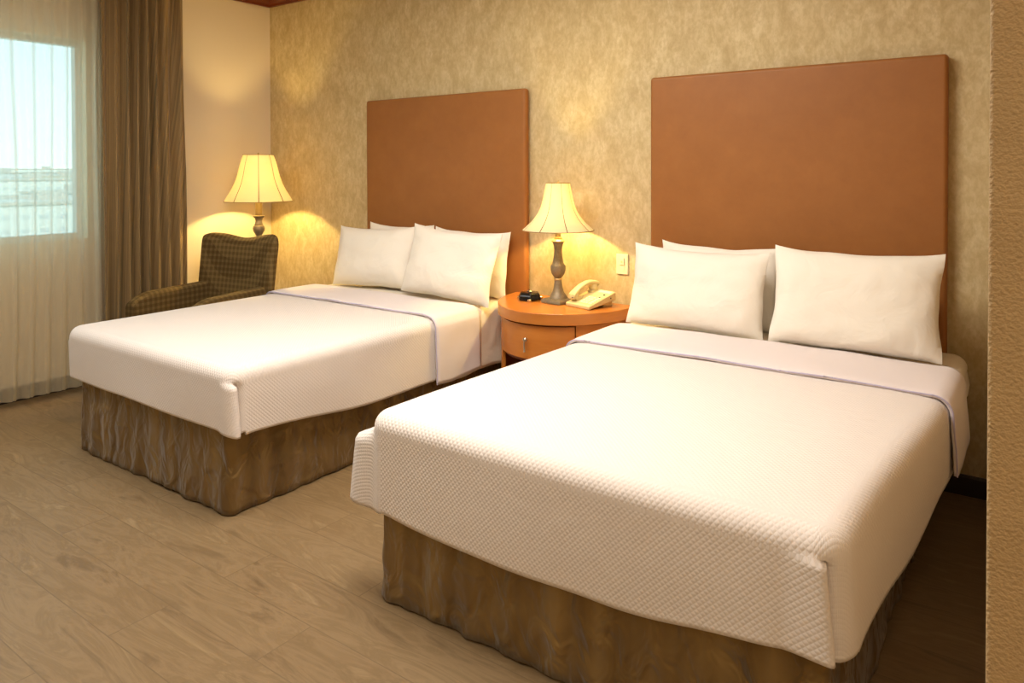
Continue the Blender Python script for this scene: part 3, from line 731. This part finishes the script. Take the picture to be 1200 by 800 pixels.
# ------------------------------------------------------------------ wall switch plate
sw = empty('light_switch', (-1.847, YB, .856)); tag(sw, 'almond light switch plate on the wallpaper above the telephone', 'light switch')
MB().box(-.036, -.008, -.056, .036, -.0005, .056).build('plate', M['switch'], sw, bevel=.004)
MB().box(-.014, -.013, -.004, .014, -.0075, .034).build('rocker', M['switch'], sw, bevel=.002)
MB().box(-.006, -.014, .008, .006, -.0125, .020).build('indicator', M['keyp'], sw, bevel=.001)
MB().box(-.014, -.0095, -.038, .014, -.0075, -.014).build('cover', M['switch'], sw, bevel=.001)

# ------------------------------------------------------------------ armchair
ch = empty('armchair', (-4.30, 2.64, 0), radians(8)); tag(ch, 'brown checked upholstered armchair in the corner beside the far bed', 'armchair')
def soft(name, vs_fn, parent, mat=M['plaid'], nx=14, ny=6, nz=12, bev=.02):
    pass
# backrest: thick panel, curved top with a dip, leaning back
bk = MB(); W2 = .345; nX, nZ = 24, 16; fr = []; bkk = []
def backp(u, t, side):
    ztop = .955 - .032 * exp(-((u - .05) / .42) ** 2) + .006 * u - .02 * max(0, abs(u) - .85) / .15
    z = .30 + (ztop - .30) * t
    x = u * (W2 - .012 + .020 * t)
    wrap = -.05 * abs(u) ** 3
    y = .235 + .13 * (z - .30) + wrap
    th = .055 * (1 - .25 * t)
    rim = (max(0, 1 - max(0, (abs(u) - .82) / .18) ** 2)) ** .5 * (max(0, 1 - max(0, (t - .93) / .07) ** 2)) ** .5
    y += side * th * (.12 + .88 * rim)
    return (x, y, z)
F_ = [[backp(-1 + 2 * j / nX, min(1, i / nZ), -1) for j in range(nX + 1)] for i in range(nZ + 1)]
B_ = [[backp(-1 + 2 * j / nX, min(1, i / nZ), 1) for j in range(nX + 1)] for i in range(nZ + 1)]
bk.grid(F_); bk.grid(B_); N = (nX + 1) * (nZ + 1)
ring = [(0, j) for j in range(nX + 1)] + [(i, nX) for i in range(1, nZ + 1)] + [(nZ, j) for j in range(nX - 1, -1, -1)] + [(i, 0) for i in range(nZ - 1, 0, -1)]
idx = [i * (nX + 1) + j for i, j in ring]
for a in range(len(idx)): b_ = (a + 1) % len(idx); bk.f.append((idx[a], idx[b_], idx[b_] + N, idx[a] + N))
bk.build('backrest', M['plaid'], ch, subsurf=1)
for s in (-1, 1):
    rows = []
    for k in range(15):
        t = k / 14; y = .24 - .58 * t; zt_ = .625 - .015 * t - .05 * max(0, (t - .75) / .25) ** 2; hwid = .046
        x = s * (.272 + .004 * sin(pi * t)); zb_ = .20
        rows.append([(x - hwid, y, zb_), (x - hwid, y, zt_ - .035), (x - hwid * .85, y, zt_ - .012), (x - hwid * .45, y, zt_), (x + hwid * .45, y, zt_), (x + hwid * .85, y, zt_ - .012), (x + hwid, y, zt_ - .035), (x + hwid, y, zb_)])
    am = MB().grid(rows, closed=True); am.f.append(tuple(range(8))); am.f.append(tuple(range(14 * 8 + 7, 14 * 8 - 1, -1)))
    am.build('arm', M['plaid'], ch, bevel=.01)
MB().box(-.236, -.33, .19, .236, .20, .31).build('seat_frame', M['plaid'], ch, bevel=.015)
MB().box(-.234, -.35, .312, .234, .17, .45).build('seat_cushion', M['plaid'], ch, bevel=.035, seg=5)
for x in (-.27, .27):
    for y in (-.29, .22):
        MB().lathe([(.014, 0), (.020, .10), (.024, .198)], x, y, 16).build('leg', M['darkwood'], ch)
